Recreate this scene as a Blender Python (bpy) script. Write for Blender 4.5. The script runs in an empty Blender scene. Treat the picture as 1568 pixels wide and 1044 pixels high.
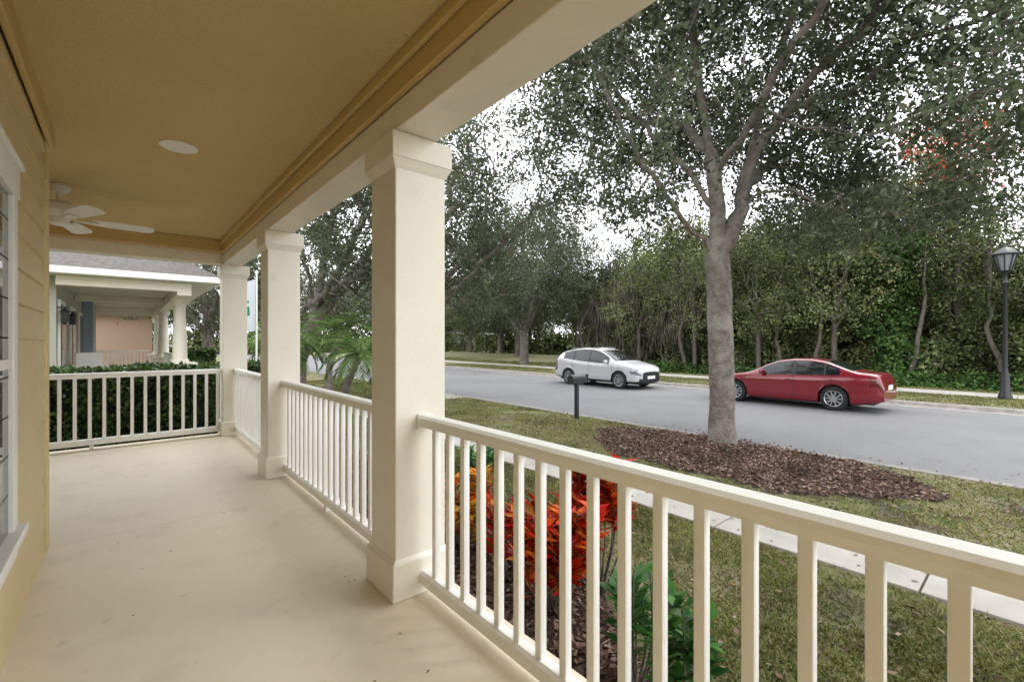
import bpy, bmesh, math, random
import numpy as np
from mathutils import Vector
rad=math.radians
scene=bpy.context.scene
GZ=-0.52; RZ=-0.636
random.seed(4)

# ------------------------------------------------------------ helpers
def link(o):
    scene.collection.objects.link(o); return o
def empty(name,loc=(0,0,0)):
    o=bpy.data.objects.new(name,None); o.empty_display_size=.2; o.location=loc; return link(o)
def mobj(name,verts,faces,mats=None,fm=None,parent=None,smooth=False,loc=None):
    me=bpy.data.meshes.new(name); me.from_pydata([tuple(v) for v in verts],[],faces)
    if mats is not None:
        if not isinstance(mats,(list,tuple)): mats=[mats]
        for m in mats: me.materials.append(m)
    if fm is not None: me.polygons.foreach_set('material_index',fm)
    if smooth: me.polygons.foreach_set('use_smooth',[True]*len(me.polygons))
    me.update()
    o=bpy.data.objects.new(name,me); link(o)
    if loc is not None: o.location=loc
    if parent is not None: o.parent=parent
    return o
def quads(name,V,mat,parent=None,faces=None,smooth=False):
    me=bpy.data.meshes.new(name)
    if faces is None:
        V=V.reshape(-1,3); idx=np.arange(len(V),dtype=np.int32)
    else: idx=np.asarray(faces,dtype=np.int32).ravel()
    m=len(idx)//4
    me.vertices.add(len(V)); me.vertices.foreach_set('co',V.astype(np.float32).ravel())
    me.loops.add(len(idx)); me.loops.foreach_set('vertex_index',idx)
    me.polygons.add(m); me.polygons.foreach_set('loop_start',np.arange(0,4*m,4,dtype=np.int32))
    if smooth: me.polygons.foreach_set('use_smooth',np.ones(m,dtype=bool))
    me.materials.append(mat); me.update(calc_edges=True); me.validate()
    o=bpy.data.objects.new(name,me); link(o)
    if parent is not None: o.parent=parent
    return o
class MB:
    def __init__(s): s.v=[]; s.f=[]; s.m=[]
    def add(s,v,f,mi=0):
        b=len(s.v); s.v+= [tuple(p) for p in v]; s.f+=[tuple(i+b for i in q) for q in f]; s.m+=[mi]*len(f)
    def box(s,x0,x1,y0,y1,z0,z1,mi=0,b=0.0):
        if b<=0:
            v=[(x0,y0,z0),(x1,y0,z0),(x1,y1,z0),(x0,y1,z0),(x0,y0,z1),(x1,y0,z1),(x1,y1,z1),(x0,y1,z1)]
            s.add(v,[(0,3,2,1),(4,5,6,7),(0,1,5,4),(1,2,6,5),(2,3,7,6),(3,0,4,7)],mi); return
        bm=bmesh.new(); bmesh.ops.create_cube(bm,size=1)
        for v in bm.verts:
            v.co=Vector(((x0+x1)/2+v.co.x*(x1-x0),(y0+y1)/2+v.co.y*(y1-y0),(z0+z1)/2+v.co.z*(z1-z0)))
        bmesh.ops.bevel(bm,geom=bm.edges[:],offset=b,segments=2,affect='EDGES',profile=.5)
        bm.verts.index_update()
        s.add([tuple(v.co) for v in bm.verts],[tuple(v.index for v in f.verts) for f in bm.faces],mi); bm.free()
    def lathe(s,cx,cy,prof,n=24,mi=0):
        v=[];f=[]
        for r,z in prof:
            for i in range(n):
                a=2*math.pi*i/n; v.append((cx+r*math.cos(a),cy+r*math.sin(a),z))
        for k in range(len(prof)-1):
            for i in range(n):
                j=(i+1)%n; f.append((k*n+i,k*n+j,(k+1)*n+j,(k+1)*n+i))
        f.append(tuple(range(n))[::-1]); f.append(tuple((len(prof)-1)*n+i for i in range(n)))
        s.add(v,f,mi)
    def extr(s,prof,y0,y1,mi=0,closed=True):
        n=len(prof); v=[(x,y0,z) for x,z in prof]+[(x,y1,z) for x,z in prof]; f=[]
        for i in range(n if closed else n-1):
            j=(i+1)%n; f.append((i,j,n+j,n+i))
        if closed: f.append(tuple(range(n))[::-1]); f.append(tuple(range(n,2*n)))
        s.add(v,f,mi)
    def tube(s,pts,r,n=8,mi=0):
        V,F=tube(np.array(pts,float),np.full(len(pts),r) if np.isscalar(r) else np.array(r),n)
        s.add(V.tolist(),[tuple(q) for q in F.tolist()],mi)
    def obj(s,name,mats,parent=None,smooth=False,auto=None):
        o=mobj(name,s.v,s.f,mats,s.m,parent,smooth)
        if auto: 
            o.data.polygons.foreach_set('use_smooth',[True]*len(o.data.polygons))
            try: o.data.set_sharp_from_angle(angle=rad(auto))
            except Exception: pass
        return o
def tube(P,R,n):
    k=len(P); T=np.gradient(P,axis=0); T/=np.linalg.norm(T,axis=1)[:,None]+1e-9
    ref=np.array([1.,0,0]) if abs(T[0][0])<.8 else np.array([0,1.,0])
    u=np.cross(T[0],ref); u/=np.linalg.norm(u); V=[]
    a=np.arange(n)*2*np.pi/n
    for i in range(k):
        u=u-T[i]*u.dot(T[i]); u/=np.linalg.norm(u)+1e-9; w=np.cross(T[i],u)
        V.append(P[i]+R[i]*(np.cos(a)[:,None]*u+np.sin(a)[:,None]*w))
    V=np.concatenate(V); i=np.arange(n); j=(i+1)%n
    F=np.concatenate([np.stack([q*n+i,q*n+j,(q+1)*n+j,(q+1)*n+i],1) for q in range(k-1)])
    return V,F

# ------------------------------------------------------------ materials
def mat(name,col,rough=.6,col2=None,scale=4,detail=6,bump=0,bscale=None,metal=0,coat=0,lo=.35,hi=.65,extra=None,spec=.5,bdist=.01):
    m=bpy.data.materials.new(name); m.use_nodes=True; nt=m.node_tree; N=nt.nodes; L=nt.links
    b=N['Principled BSDF']; b.inputs['Base Color'].default_value=(*col,1); b.inputs['Roughness'].default_value=rough
    b.inputs['Metallic'].default_value=metal; b.inputs['Coat Weight'].default_value=coat
    b.inputs['Coat Roughness'].default_value=.05; b.inputs['Specular IOR Level'].default_value=spec
    tc=N.new('ShaderNodeTexCoord')
    last=None
    if col2 is not None:
        n=N.new('ShaderNodeTexNoise'); n.inputs['Scale'].default_value=scale; n.inputs['Detail'].default_value=detail; n.inputs['Roughness'].default_value=.6
        L.new(tc.outputs['Object'],n.inputs['Vector'])
        r=N.new('ShaderNodeValToRGB'); r.color_ramp.elements[0].position=lo; r.color_ramp.elements[1].position=hi
        r.color_ramp.elements[0].color=(*col,1); r.color_ramp.elements[1].color=(*col2,1)
        L.new(n.outputs['Fac'],r.inputs['Fac']); last=r.outputs['Color']
        if extra:
            for (c3,s3,l3,h3,mx) in extra:
                n2=N.new('ShaderNodeTexNoise'); n2.inputs['Scale'].default_value=s3; n2.inputs['Detail'].default_value=5
                L.new(tc.outputs['Object'],n2.inputs['Vector'])
                mr=N.new('ShaderNodeMapRange'); mr.inputs['From Min'].default_value=l3; mr.inputs['From Max'].default_value=h3; mr.inputs['To Max'].default_value=mx
                L.new(n2.outputs['Fac'],mr.inputs['Value'])
                mx_=N.new('ShaderNodeMix'); mx_.data_type='RGBA'; mx_.inputs['B'].default_value=(*c3,1)
                L.new(mr.outputs['Result'],mx_.inputs['Factor']); L.new(last,mx_.inputs['A']); last=mx_.outputs['Result']
        L.new(last,b.inputs['Base Color'])
    if bump>0:
        n=N.new('ShaderNodeTexNoise'); n.inputs['Scale'].default_value=bscale or scale*8; n.inputs['Detail'].default_value=5
        L.new(tc.outputs['Object'],n.inputs['Vector'])
        bp=N.new('ShaderNodeBump'); bp.inputs['Strength'].default_value=bump; bp.inputs['Distance'].default_value=bdist
        L.new(n.outputs['Fac'],bp.inputs['Height']); L.new(bp.outputs['Normal'],b.inputs['Normal'])
    return m
def leafmat(name,cols,trans=.3,nscale=.7,dark=.55,rough=.55,simple=True,light=1.3):
    m=bpy.data.materials.new(name); m.use_nodes=True; nt=m.node_tree; N=nt.nodes; L=nt.links
    if simple:
        N.remove(N['Principled BSDF']); b=N.new('ShaderNodeBsdfDiffuse'); bc=b.inputs['Color']
    else:
        b=N['Principled BSDF']; b.inputs['Roughness'].default_value=rough; b.inputs['Specular IOR Level'].default_value=.35; bc=b.inputs['Base Color']
    g=N.new('ShaderNodeNewGeometry'); r=N.new('ShaderNodeValToRGB'); cr=r.color_ramp
    while len(cr.elements)<len(cols): cr.elements.new(.5)
    for i,c in enumerate(cols): cr.elements[i].position=i/(len(cols)-1); cr.elements[i].color=(*c,1)
    L.new(g.outputs['Random Per Island'],r.inputs['Fac'])
    tc=N.new('ShaderNodeTexCoord'); n=N.new('ShaderNodeTexNoise'); n.inputs['Scale'].default_value=nscale; n.inputs['Detail'].default_value=2
    L.new(tc.outputs['Object'],n.inputs['Vector'])
    mr=N.new('ShaderNodeMapRange'); mr.inputs['From Min'].default_value=.35; mr.inputs['From Max'].default_value=.65
    mr.inputs['To Min'].default_value=dark; mr.inputs['To Max'].default_value=light
    L.new(n.outputs['Fac'],mr.inputs['Value'])
    mx=N.new('ShaderNodeVectorMath'); mx.operation='SCALE'
    L.new(r.outputs['Color'],mx.inputs[0]); L.new(mr.outputs['Result'],mx.inputs['Scale'])
    L.new(mx.outputs[0],bc); out=N['Material Output'].inputs['Surface']
    if trans>0:
        t=N.new('ShaderNodeBsdfTranslucent'); L.new(mx.outputs[0],t.inputs['Color'])
        ms=N.new('ShaderNodeMixShader'); ms.inputs[0].default_value=trans
        L.new(b.outputs[0],ms.inputs[1]); L.new(t.outputs[0],ms.inputs[2]); L.new(ms.outputs[0],out)
    else: L.new(b.outputs[0],out)
    return m

M={}
M['cream']=mat('cream_column_paint',(.83,.785,.69),.45,(.80,.75,.65),2.5,bump=.08,bscale=60,extra=[((.62,.56,.46),6,.6,.8,.3)])
M['white']=mat('white_rail_paint',(.88,.87,.835),.38,(.85,.84,.80),5,bump=.05,bscale=40,extra=[((.62,.58,.50),9,.62,.8,.35)])
M['tan']=mat('tan_paint',(.58,.42,.17),.5,(.54,.39,.155),1.5)
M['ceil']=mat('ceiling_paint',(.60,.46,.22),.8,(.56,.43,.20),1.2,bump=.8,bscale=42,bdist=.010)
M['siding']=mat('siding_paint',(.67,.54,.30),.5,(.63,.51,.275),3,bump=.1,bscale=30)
M['floor']=mat('painted_concrete_floor',(.735,.655,.52),.55,(.70,.62,.48),1.6,bump=.2,bscale=120,bdist=.003,
   extra=[((.56,.49,.37),3.5,.54,.74,.5),((.38,.33,.25),11,.64,.8,.55),((.45,.39,.29),38,.66,.8,.5)])
M['trimw']=mat('window_trim',(.80,.785,.74),.4)
M['glass']=mat('window_glass',(.05,.06,.065),.05,spec=.8)
M['road']=mat('asphalt',(.135,.135,.14),.85,(.155,.155,.16),.6,bump=.5,bscale=90,bdist=.008,
   extra=[((.10,.10,.105),.25,.5,.7,.5),((.22,.215,.205),60,.58,.75,.7),((.10,.10,.10),2.2,.62,.7,.3)])
M['conc']=mat('sidewalk_concrete',(.40,.375,.335),.85,(.33,.31,.275),2,bump=.3,bscale=120,bdist=.004,extra=[((.22,.205,.18),1.2,.55,.75,.5)])
M['kerb']=mat('kerb_concrete',(.27,.25,.225),.85,(.17,.155,.14),4,bump=.3,bscale=80)
M['lawn']=mat('lawn_soil',(.10,.11,.038),.95,(.15,.155,.055),2.2,bump=.9,bscale=45,bdist=.03,
   extra=[((.21,.175,.10),1.1,.46,.64,.85),((.075,.06,.048),3.0,.53,.66,.9)])
M['mulch']=mat('mulch_soil',(.09,.055,.042),.95,(.05,.033,.025),14,bump=1,bscale=50,bdist=.03)
M['bark']=mat('bark',(.19,.165,.14),.9,(.095,.08,.066),9,bump=1,bscale=26,bdist=.03,extra=[((.26,.245,.21),3,.5,.68,.6)])
M['bark2']=mat('woodland_bark',(.14,.12,.10),.9,(.08,.067,.055),6)
M['black']=mat('black_metal',(.012,.013,.015),.4)
M['rubber']=mat('tyre_rubber',(.014,.014,.014),.8)
M['alloy']=mat('alloy_wheel',(.42,.43,.44),.3,metal=.8)
M['chrome']=mat('chrome',(.6,.6,.6),.12,metal=1)
M['carglass']=mat('car_glass',(.008,.010,.011),.05,spec=.5)
M['redpaint']=mat('red_car_paint',(.19,.004,.012),.28,coat=.9,metal=.15)
M['whitepaint']=mat('white_car_paint',(.50,.51,.52),.3,coat=.8)
M['darkplastic']=mat('dark_plastic',(.015,.015,.017),.55)
M['headl']=mat('headlight',(.28,.30,.33),.08,metal=.5,coat=1)
M['taill']=mat('tail_light',(.10,.002,.003),.1,coat=1)
M['shingle']=mat('roof_shingle',(.14,.125,.115),.9,(.08,.072,.068),12,bump=.6,bscale=25)
M['nwall']=mat('neighbour_wall',(.36,.36,.30),.7)
M['blue']=mat('blue_grey_wall',(.30,.37,.44),.7)
M['peach']=mat('peach_wall',(.50,.34,.25),.7)
M['nceil']=mat('neighbour_ceiling',(.50,.50,.40),.7)
M['oak']=leafmat('oak_leaves',[(.05,.066,.036),(.088,.11,.062),(.12,.145,.088),(.17,.185,.135)],.3,.6,.55)
M['wood']=leafmat('woodland_leaves',[(.05,.064,.027),(.088,.11,.044),(.12,.142,.058),(.155,.148,.085)],0,.25,.35,light=1.55)
M['vine']=leafmat('vine_leaves',[(.025,.055,.015),(.05,.092,.028),(.088,.14,.045)],0,.35,.5)
M['under']=leafmat('undergrowth_leaves',[(.055,.075,.028),(.10,.13,.048),(.145,.168,.07),(.15,.125,.09)],0,.5,.22,light=1.6)
M['moss']=leafmat('spanish_moss',[(.085,.075,.06),(.13,.115,.095),(.20,.18,.145)],0,.3,.6)
M['hedge']=leafmat('hedge_leaves',[(.03,.06,.017),(.06,.11,.028),(.13,.20,.06)],.2,2.2,.5,.35,simple=False)
M['croton']=leafmat('croton_leaves',[(.14,.012,.012),(.60,.015,.012),(.76,.04,.014),(.78,.20,.02),(.18,.10,.015)],.3,5,.6,.35,simple=False)
M['crotony']=leafmat('croton_yellow_leaves',[(.60,.06,.012),(.74,.25,.02),(.72,.44,.03),(.14,.17,.02)],.3,5,.6,.35,simple=False)
M['green']=leafmat('shrub_leaves',[(.03,.10,.02),(.06,.18,.035),(.11,.27,.055)],.3,4,.7,.35,simple=False)
M['palm']=leafmat('palm_leaves',[(.07,.13,.035),(.14,.22,.07),(.21,.29,.11)],.3,2,.7,.4)
M['grass']=leafmat('grass_blades',[(.085,.10,.028),(.135,.155,.045),(.185,.19,.065),(.30,.255,.15)],.2,1.2,.65)
M['chips']=leafmat('bark_chips',[(.045,.028,.021),(.095,.06,.046),(.16,.103,.08),(.27,.20,.16)],0,2,.7,.9)
M['redfl']=leafmat('red_blossom',[(.50,.05,.03),(.60,.15,.09),(.34,.08,.05)],.3,1,.8)
M['litter']=leafmat('fallen_leaves',[(.13,.075,.04),(.21,.14,.075),(.10,.065,.04)],0,1,.8,.9)

# ------------------------------------------------------------ world, sun, camera
w=bpy.data.worlds.new('World'); scene.world=w; w.use_nodes=True
N=w.node_tree.nodes; L=w.node_tree.links; bg=N['Background']
sky=N.new('ShaderNodeTexSky'); sky.sky_type='NISHITA'; sky.sun_disc=False
SE=rad(55); SA=rad(100)
sky.sun_elevation=SE; sky.sun_rotation=SA; sky.dust_density=4
hs=N.new('ShaderNodeHueSaturation'); hs.inputs['Saturation'].default_value=.35
L.new(sky.outputs[0],hs.inputs['Color'])
mx=N.new('ShaderNodeMix'); mx.data_type='RGBA'; mx.inputs['Factor'].default_value=.88
nz=N.new('ShaderNodeTexNoise'); nz.inputs['Scale'].default_value=2.2; nz.inputs['Detail'].default_value=5
tcw=N.new('ShaderNodeTexCoord'); L.new(tcw.outputs['Generated'],nz.inputs['Vector'])
cr=N.new('ShaderNodeValToRGB'); cr.color_ramp.elements[0].position=.3; cr.color_ramp.elements[1].position=.7
cr.color_ramp.elements[0].color=(24,24.6,25.8,1); cr.color_ramp.elements[1].color=(31,31.5,32.4,1)
L.new(nz.outputs['Fac'],cr.inputs['Fac']); L.new(hs.outputs[0],mx.inputs['A']); L.new(cr.outputs[0],mx.inputs['B'])
L.new(mx.outputs['Result'],bg.inputs['Color']); bg.inputs['Strength'].default_value=.135
sl=bpy.data.lights.new('sun','SUN'); sl.energy=1.4; sl.angle=rad(25); sl.color=(1,.96,.9)
so=link(bpy.data.objects.new('sun',sl))
dirv=Vector((math.sin(SA)*math.cos(SE),math.cos(SA)*math.cos(SE),math.sin(SE)))
so.rotation_euler=dirv.to_track_quat('Z','Y').to_euler(); so.location=(0,0,30)
cam=bpy.data.cameras.new('camera'); cam.lens=16; cam.sensor_width=36; cam.clip_start=.05; cam.clip_end=2000
co=link(bpy.data.objects.new('camera',cam)); co.location=(0,0,1.31); co.rotation_euler=(rad(90),0,-rad(40.44)); scene.camera=co
scene.view_settings.view_transform='Standard'; scene.view_settings.look='None'; scene.view_settings.exposure=0

# ------------------------------------------------------------ ground, road
xs=[-400,8.62,8.64,18.02,18.04,600]; zs=[GZ,GZ,-.72,-.72,GZ,GZ]; ys=[-300,0,60,700]
v=[(x,y,z) for y in ys for x,z in zip(xs,zs)]; nx=len(xs)
mobj('ground',v,[(j*nx+i,j*nx+i+1,(j+1)*nx+i+1,(j+1)*nx+i) for j in range(len(ys)-1) for i in range(nx-1)],M['lawn'])
mobj('road',[(8.9,-200,RZ),(17.75,-200,RZ),(17.75,600,RZ),(8.9,600,RZ)],[(0,1,2,3)],M['road'])
k=MB(); k.extr([(8.44,GZ-.15),(8.44,GZ+.012),(8.60,GZ+.012),(8.64,GZ-.01),(8.70,RZ+.02),(8.98,RZ+.004),(8.98,GZ-.25)],-200,400)
k.obj('kerb',M['kerb'])
k=MB(); k.extr([(18.22,GZ-.15),(18.22,GZ+.012),(18.06,GZ+.012),(18.02,GZ-.01),(17.96,RZ+.02),(17.68,RZ+.004),(17.68,GZ-.25)],-200,400)
k.obj('kerb',M['kerb'])
SX0,SX1=4.36,5.58
k=MB(); y=-30.9
while y<90:
    k.box(SX0,SX1,y,y+1.485,GZ-.1,GZ+.03,b=.006); y+=1.5
k.obj('sidewalk',M['conc'])
k=MB(); y=-30
while y<160:
    k.box(21.4,22.9,y,y+1.785,GZ-.1,GZ+.02); y+=1.8
k.obj('sidewalk',M['conc'])
k=MB()
for i in range(2): k.box(1.6+i*1.38,2.96+i*1.38,12.2,13.5,GZ-.1,GZ+.016)
k.box(SX1+.02,8.43,12.2,13.5,GZ-.1,GZ+.016)
k.obj('garden_path',M['conc'])

rng=np.random.default_rng(11)
def sn(x,y,s,ph=0):
    return (np.sin(x*s+1.3*np.sin(y*s*.8+ph)+ph)+np.sin(y*s*1.1+1.7*np.sin(x*s*.7+2*ph)+2.1*ph)+.6*np.sin((x+y)*s*2.3+ph*3)+.5*np.sin((x-y)*s*3.1+ph))/3.1
def unit(a): return a/(np.linalg.norm(a,axis=1)[:,None]+1e-9)
def leafq(c,Ln,Wd,rng,dirs=None,upn=0.0):
    n=len(c); u=unit(rng.normal(size=(n,3))) if dirs is None else unit(dirs)
    nr=rng.normal(size=(n,3)); nr[:,2]+=upn; v=unit(np.cross(nr,u))
    Ln=np.broadcast_to(np.asarray(Ln,float),(n,))[:,None]; Wd=np.broadcast_to(np.asarray(Wd,float),(n,))[:,None]
    return np.stack([c,c+.45*Ln*u+.5*Wd*v,c+Ln*u,c+.45*Ln*u-.5*Wd*v],1)
IC=(7.3,3.40); IR=(1.4,2.45)
def inisland(x,y): 
    a=((x-IC[0])/IR[0])**2+((y-IC[1])/IR[1])**2+.30*sn(x,y,2.1,1.)+.12*sn(x,y,6,2.)
    return a<1
def bede(y):
    t=np.clip((np.asarray(y,float)-1.0)/1.8,0,1); return 1.95+1.1*t*t*(3-2*t)+.16*sn(np.asarray(y,float)*0+2.9,np.asarray(y,float),2.1,2.)
def inbed(x,y): return x<bede(y)
def blob(name,pts,z,m): mobj(name,[(x,y,z) for x,y in pts],[tuple(range(len(pts)))],m)
pts=[]
for i in range(90):
    a=2*math.pi*i/90
    for rr in np.arange(1.5,.3,-.01):
        x=IC[0]+IR[0]*rr*math.cos(a); y=IC[1]+IR[1]*rr*math.sin(a)
        if inisland(x,y): break
    pts.append((min(max(x,SX1+.02),8.43),y))
blob('mulch_island',pts,GZ+.006,M['mulch'])
yy=np.arange(-6,11.6,.2); blob('mulch_bed',[(1.2,-6)]+[(float(bede(a)),a) for a in yy]+[(1.2,yy[-1])],GZ+.006,M['mulch'])
def scatter(n,x0,x1,y0,y1): return rng.uniform(x0,x1,n),rng.uniform(y0,y1,n)
X=[];Y=[]
x,y=scatter(27000,SX1,8.42,.4,6.8); k_=inisland(x,y); X.append(x[k_]);Y.append(y[k_])
x,y=scatter(38000,1.42,3.3,-1,9); k_=inbed(x,y); X.append(x[k_]);Y.append(y[k_])
x,y=scatter(1600,SX1,8.42,-2,8); X.append(x);Y.append(y)
x,y=scatter(700,2.0,SX0,-1,6); X.append(x);Y.append(y)
x,y=scatter(160,8.6,9.4,1,6); X.append(x);Y.append(y)
x=np.concatenate(X);y=np.concatenate(Y); zz=np.where(x>8.45,RZ+.03,GZ+.012+rng.random(len(x))*.035+.06*np.exp(-((x-8)**2+(y-3.68)**2)/.35)); c=np.stack([x,y,zz],1)
d=rng.normal(size=(len(x),3)); d[:,2]*=.28
quads('mulch_chips',leafq(c,rng.uniform(.025,.08,len(x)),rng.uniform(.012,.038,len(x)),rng,d,2.0),M['chips'])
def grass(n,x0,x1,y0,y1,h,wd,mask):
    x,y=scatter(n,x0,x1,y0,y1); kk=mask(x,y)&((sn(x,y,1.9,.7)+.7*sn(x,y,6.,2.2))>rng.uniform(-1.0,.6,n))
    x=x[kk];y=y[kk];m=len(x); d=rng.normal(size=(m,3))*.75; d[:,2]=np.abs(d[:,2])*.5+.45
    return leafq(np.stack([x,y,np.full(m,GZ-.004)],1),rng.uniform(.5,1.1,m)*h,wd,rng,d)
G=[grass(190000,1.8,SX0,-2,8,.05,.010,lambda x,y:~inbed(x,y)),
   grass(150000,SX1+.02,8.43,-4,22,.05,.012,lambda x,y:~inisland(x,y)),
   grass(30000,2.7,SX0,8,22,.07,.018,lambda x,y:x>0),
   grass(60000,18.25,21.38,-4,30,.07,.022,lambda x,y:x>0),
   grass(60000,23.0,27,-4,60,.10,.03,lambda x,y:x>0)]
quads('grass',np.concatenate(G),M['grass'])
x1_,y1_=scatter(420,8.75,10.2,-3,18); x2_,y2_=scatter(130,SX0,SX1,-2,14); x3_,y3_=scatter(26,-.2,1.1,1.2,7)
x4_,y4_=scatter(700,2.9,8.4,-3,14); x5_,y5_=scatter(250,17,21.3,-3,25)
c=np.concatenate([np.stack([x1_,y1_,np.full(420,RZ+.008)],1),np.stack([x2_,y2_,np.full(130,GZ+.036)],1),np.stack([x3_,y3_,np.full(26,.006)],1),np.stack([x4_,y4_,np.full(700,GZ+.04)],1),np.stack([x5_,y5_,np.full(250,GZ+.04)],1)])
d=rng.normal(size=(len(c),3)); d[:,2]*=.08
ll=rng.uniform(.03,.065,len(c)); ll[550:576]=.018
quads('fallen_leaves',leafq(c,ll,ll*.45,rng,d,6),M['litter'])

# ------------------------------------------------------------ trees
def resample(P,step):
    P=np.array(P,float); seg=np.linalg.norm(np.diff(P,axis=0),axis=1); t=np.concatenate([[0],np.cumsum(seg)])
    n=max(2,int(t[-1]/step)+1); q=np.linspace(0,t[-1],n)
    tt=np.stack([np.interp(q,t,P[:,i]) for i in range(3)],1)
    if n>4:
        for _ in range(2): tt[1:-1]=.25*tt[:-2]+.5*tt[1:-1]+.25*tt[2:]
    return tt
def grow(rng,chains,clumps,base_r,e=2.1,step=.35,zfork=None,minr=.006,flare=1.35,pen=.15,jit=.035):
    pos=[];par=[];pl=[]
    def add(p,pa):
        pos.append(np.array(p,float)); par.append(pa)
        pl.append(0 if pa<0 else pl[pa]+np.linalg.norm(pos[-1]-pos[pa])); return len(pos)-1
    for ci,ch in enumerate(chains):
        P=resample(ch,step*.6)
        if ci==0: last=-1; st=0
        else:
            A=np.array(pos); last=int(np.argmin(np.linalg.norm(A-P[0],axis=1))); st=1
        for i in range(st,len(P)):
            j=rng.normal(size=3)*jit*(1 if ci else .3); last=add(P[i]+(j if i else 0),last)
    if zfork is None: zfork=-99
    A=np.array(pos); dd=np.array([np.min(np.linalg.norm(A-c,axis=1)) for c in clumps])
    tips=[]
    for ci in np.argsort(dd):
        c=clumps[ci]; A=np.array(pos); cost=np.linalg.norm(A-c,axis=1)+pen*np.array(pl)+np.where(A[:,2]<zfork,99,0)
        n=int(np.argmin(cost)); D=np.linalg.norm(A[n]-c); pa=par[n]
        dr=(A[n]-A[pa])/(np.linalg.norm(A[n]-A[pa])+1e-6) if pa>=0 else np.array([0,0,1.])
        ctl=A[n]+dr*D*.4+np.array([0,0,.12*D]); k=max(2,int(D/step)); last=n
        for i in range(1,k+1):
            t=i/k; p=(1-t)**2*A[n]+2*t*(1-t)*ctl+t*t*c+rng.normal(size=3)*jit*(i<k); last=add(p,last)
        tips.append(last)
    n=len(pos); cnt=np.zeros(n); ch=[[] for _ in range(n)]
    for i in range(n-1,-1,-1):
        if cnt[i]==0: cnt[i]=1
        if par[i]>=0: cnt[par[i]]+=cnt[i]; ch[par[i]].append(i)
    r=np.maximum(base_r*(cnt/cnt[0])**(1/e),minr)
    z0=pos[0][2]
    for i in range(n):
        h=pos[i][2]-z0
        if h<.8 and r[i]>base_r*.8: r[i]*=1+(flare-1)*(1-h/.8)**2
    V=[];F=[];off=0; starts=[(0,-1)]
    while starts:
        s,p0=starts.pop(); P=[];R=[]
        if p0>=0: P.append(pos[p0]);R.append(r[s]*1.05)
        i=s
        while True:
            P.append(pos[i]);R.append(r[i])
            if not ch[i]: break
            m=max(ch[i],key=lambda q:cnt[q]); starts+=[(q,i) for q in ch[i] if q!=m]; i=m
        if len(P)<2: continue
        ns=14 if R[0]>.12 else 8 if R[0]>.05 else 5 if R[0]>.015 else 3
        v_,f_=tube(np.array(P),np.array(R),ns); V.append(v_);F.append(f_+off);off+=len(v_)
    return np.concatenate(V),np.concatenate(F),np.array(pos),tips
def clumpleaves(rng,C,n,sig,ls,flat=.7):
    out=[]
    for c in C:
        m=int(n*rng.uniform(.5,1.4)); sub=rng.normal(size=(6,3))*sig*np.array([1,1,flat])
        p=c+sub[rng.integers(0,6,m)]+rng.normal(size=(m,3))*sig*.40; out.append(p)
    P=np.concatenate(out); l=ls*rng.uniform(.6,1.3,len(P)); return leafq(P,l,l*.5,rng,None,.8)
def crown(rng,n,cen,rx,ry,rz,inner=.45,holes=.0,pred=None,ph=0):
    C=[]
    while len(C)<n:
        p=rng.normal(size=3); p/=np.linalg.norm(p); p*=rng.uniform(inner**2,1)**.5
        q=np.array([p[0]*rx,p[1]*ry,p[2]*rz])+cen
        if math.sin(q[0]*1.3+ph)+math.sin(q[1]*1.5+2*ph)+math.sin(q[2]*1.9+ph)<holes*3-3+rng.random()*.6: continue
        if pred is not None and not pred(q): continue
        C.append(q)
    return np.array(C)
def tree(name,base,chains,C,base_r,nl,sig,ls,lm,seed,zfork=None,bark='bark',**kw):
    rng=np.random.default_rng(seed)
    V,F,pos,tips=grow(rng,chains,C,base_r,zfork=zfork,**kw)
    e=empty(name); quads('trunk_and_branches',V,M[bark],e,F,True)
    quads('foliage',clumpleaves(rng,C,nl,sig,ls),M[lm],e); return e
B0=np.array([8.0,3.68,0.]); RV=np.array([.761,-.649,0]); FV=np.array([.649,.761,0])
def W(l,d,z): return B0+RV*l+FV*d+np.array([0,0,z])
ch=[[W(.0,0,GZ-.1),W(-.03,0,.6),W(-.04,0,1.6),W(-.08,0,2.9),W(-.10,0,3.9),W(-.25,.05,5.0),W(-.42,.1,6.1),W(-.54,0,7.3),W(-.3,0,9)],
 [W(-.08,0,2.75),W(-.5,-.1,3.15),W(-1.0,-.3,3.55),W(-1.7,-.5,4.4),W(-2.2,-.7,5.3),W(-2.9,-.9,6.3)],
 [W(-.1,0,3.6),W(-.5,.3,4.5),W(-1.1,.6,5.2),W(-1.7,.9,6.1),W(-2.3,1,7.2)],
 [W(-.06,0,2.9),W(.25,.1,3.4),W(.42,.15,4.0),W(.62,.2,4.8),W(.85,.2,5.7),W(1.25,.2,6.8),W(1.6,.1,8)],
 [W(.3,.12,3.6),W(.8,.8,4.2),W(1.5,1.6,4.9),W(2.6,2.3,5.6),W(3.8,2.6,6.2)],
 [W(-.1,0,4.2),W(.2,-1.1,5.2),W(.5,-2.2,6.0),W(1,-3.4,6.6)],
 [W(-.2,0,4.6),W(-.2,1.1,5.6),W(-.6,2.6,6.4),W(-1,3.6,7)],
 [W(.5,.15,4.6),W(1.3,-.5,5.7),W(2.4,-1.0,6.8),W(3.5,-1.4,7.6)]]
r1=np.random.default_rng(5)
def pred(q):
    d=q-B0; l=d.dot(RV); dp=d.dot(FV); z=q[2]
    dist=8.0+dp
    if dist<2.5: return False
    el=(z-1.31)/dist; px=l/dist
    if -.15<px<.13 and el<.38 and dp<2.4: return False
    if -.22<px<.16 and el<.66 and dp<1.4 and r1.random()<.72: return False
    lo=.235+.08*math.sin(px*9+1)+ (.10 if px<-.18 else 0)
    return el>lo
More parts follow.
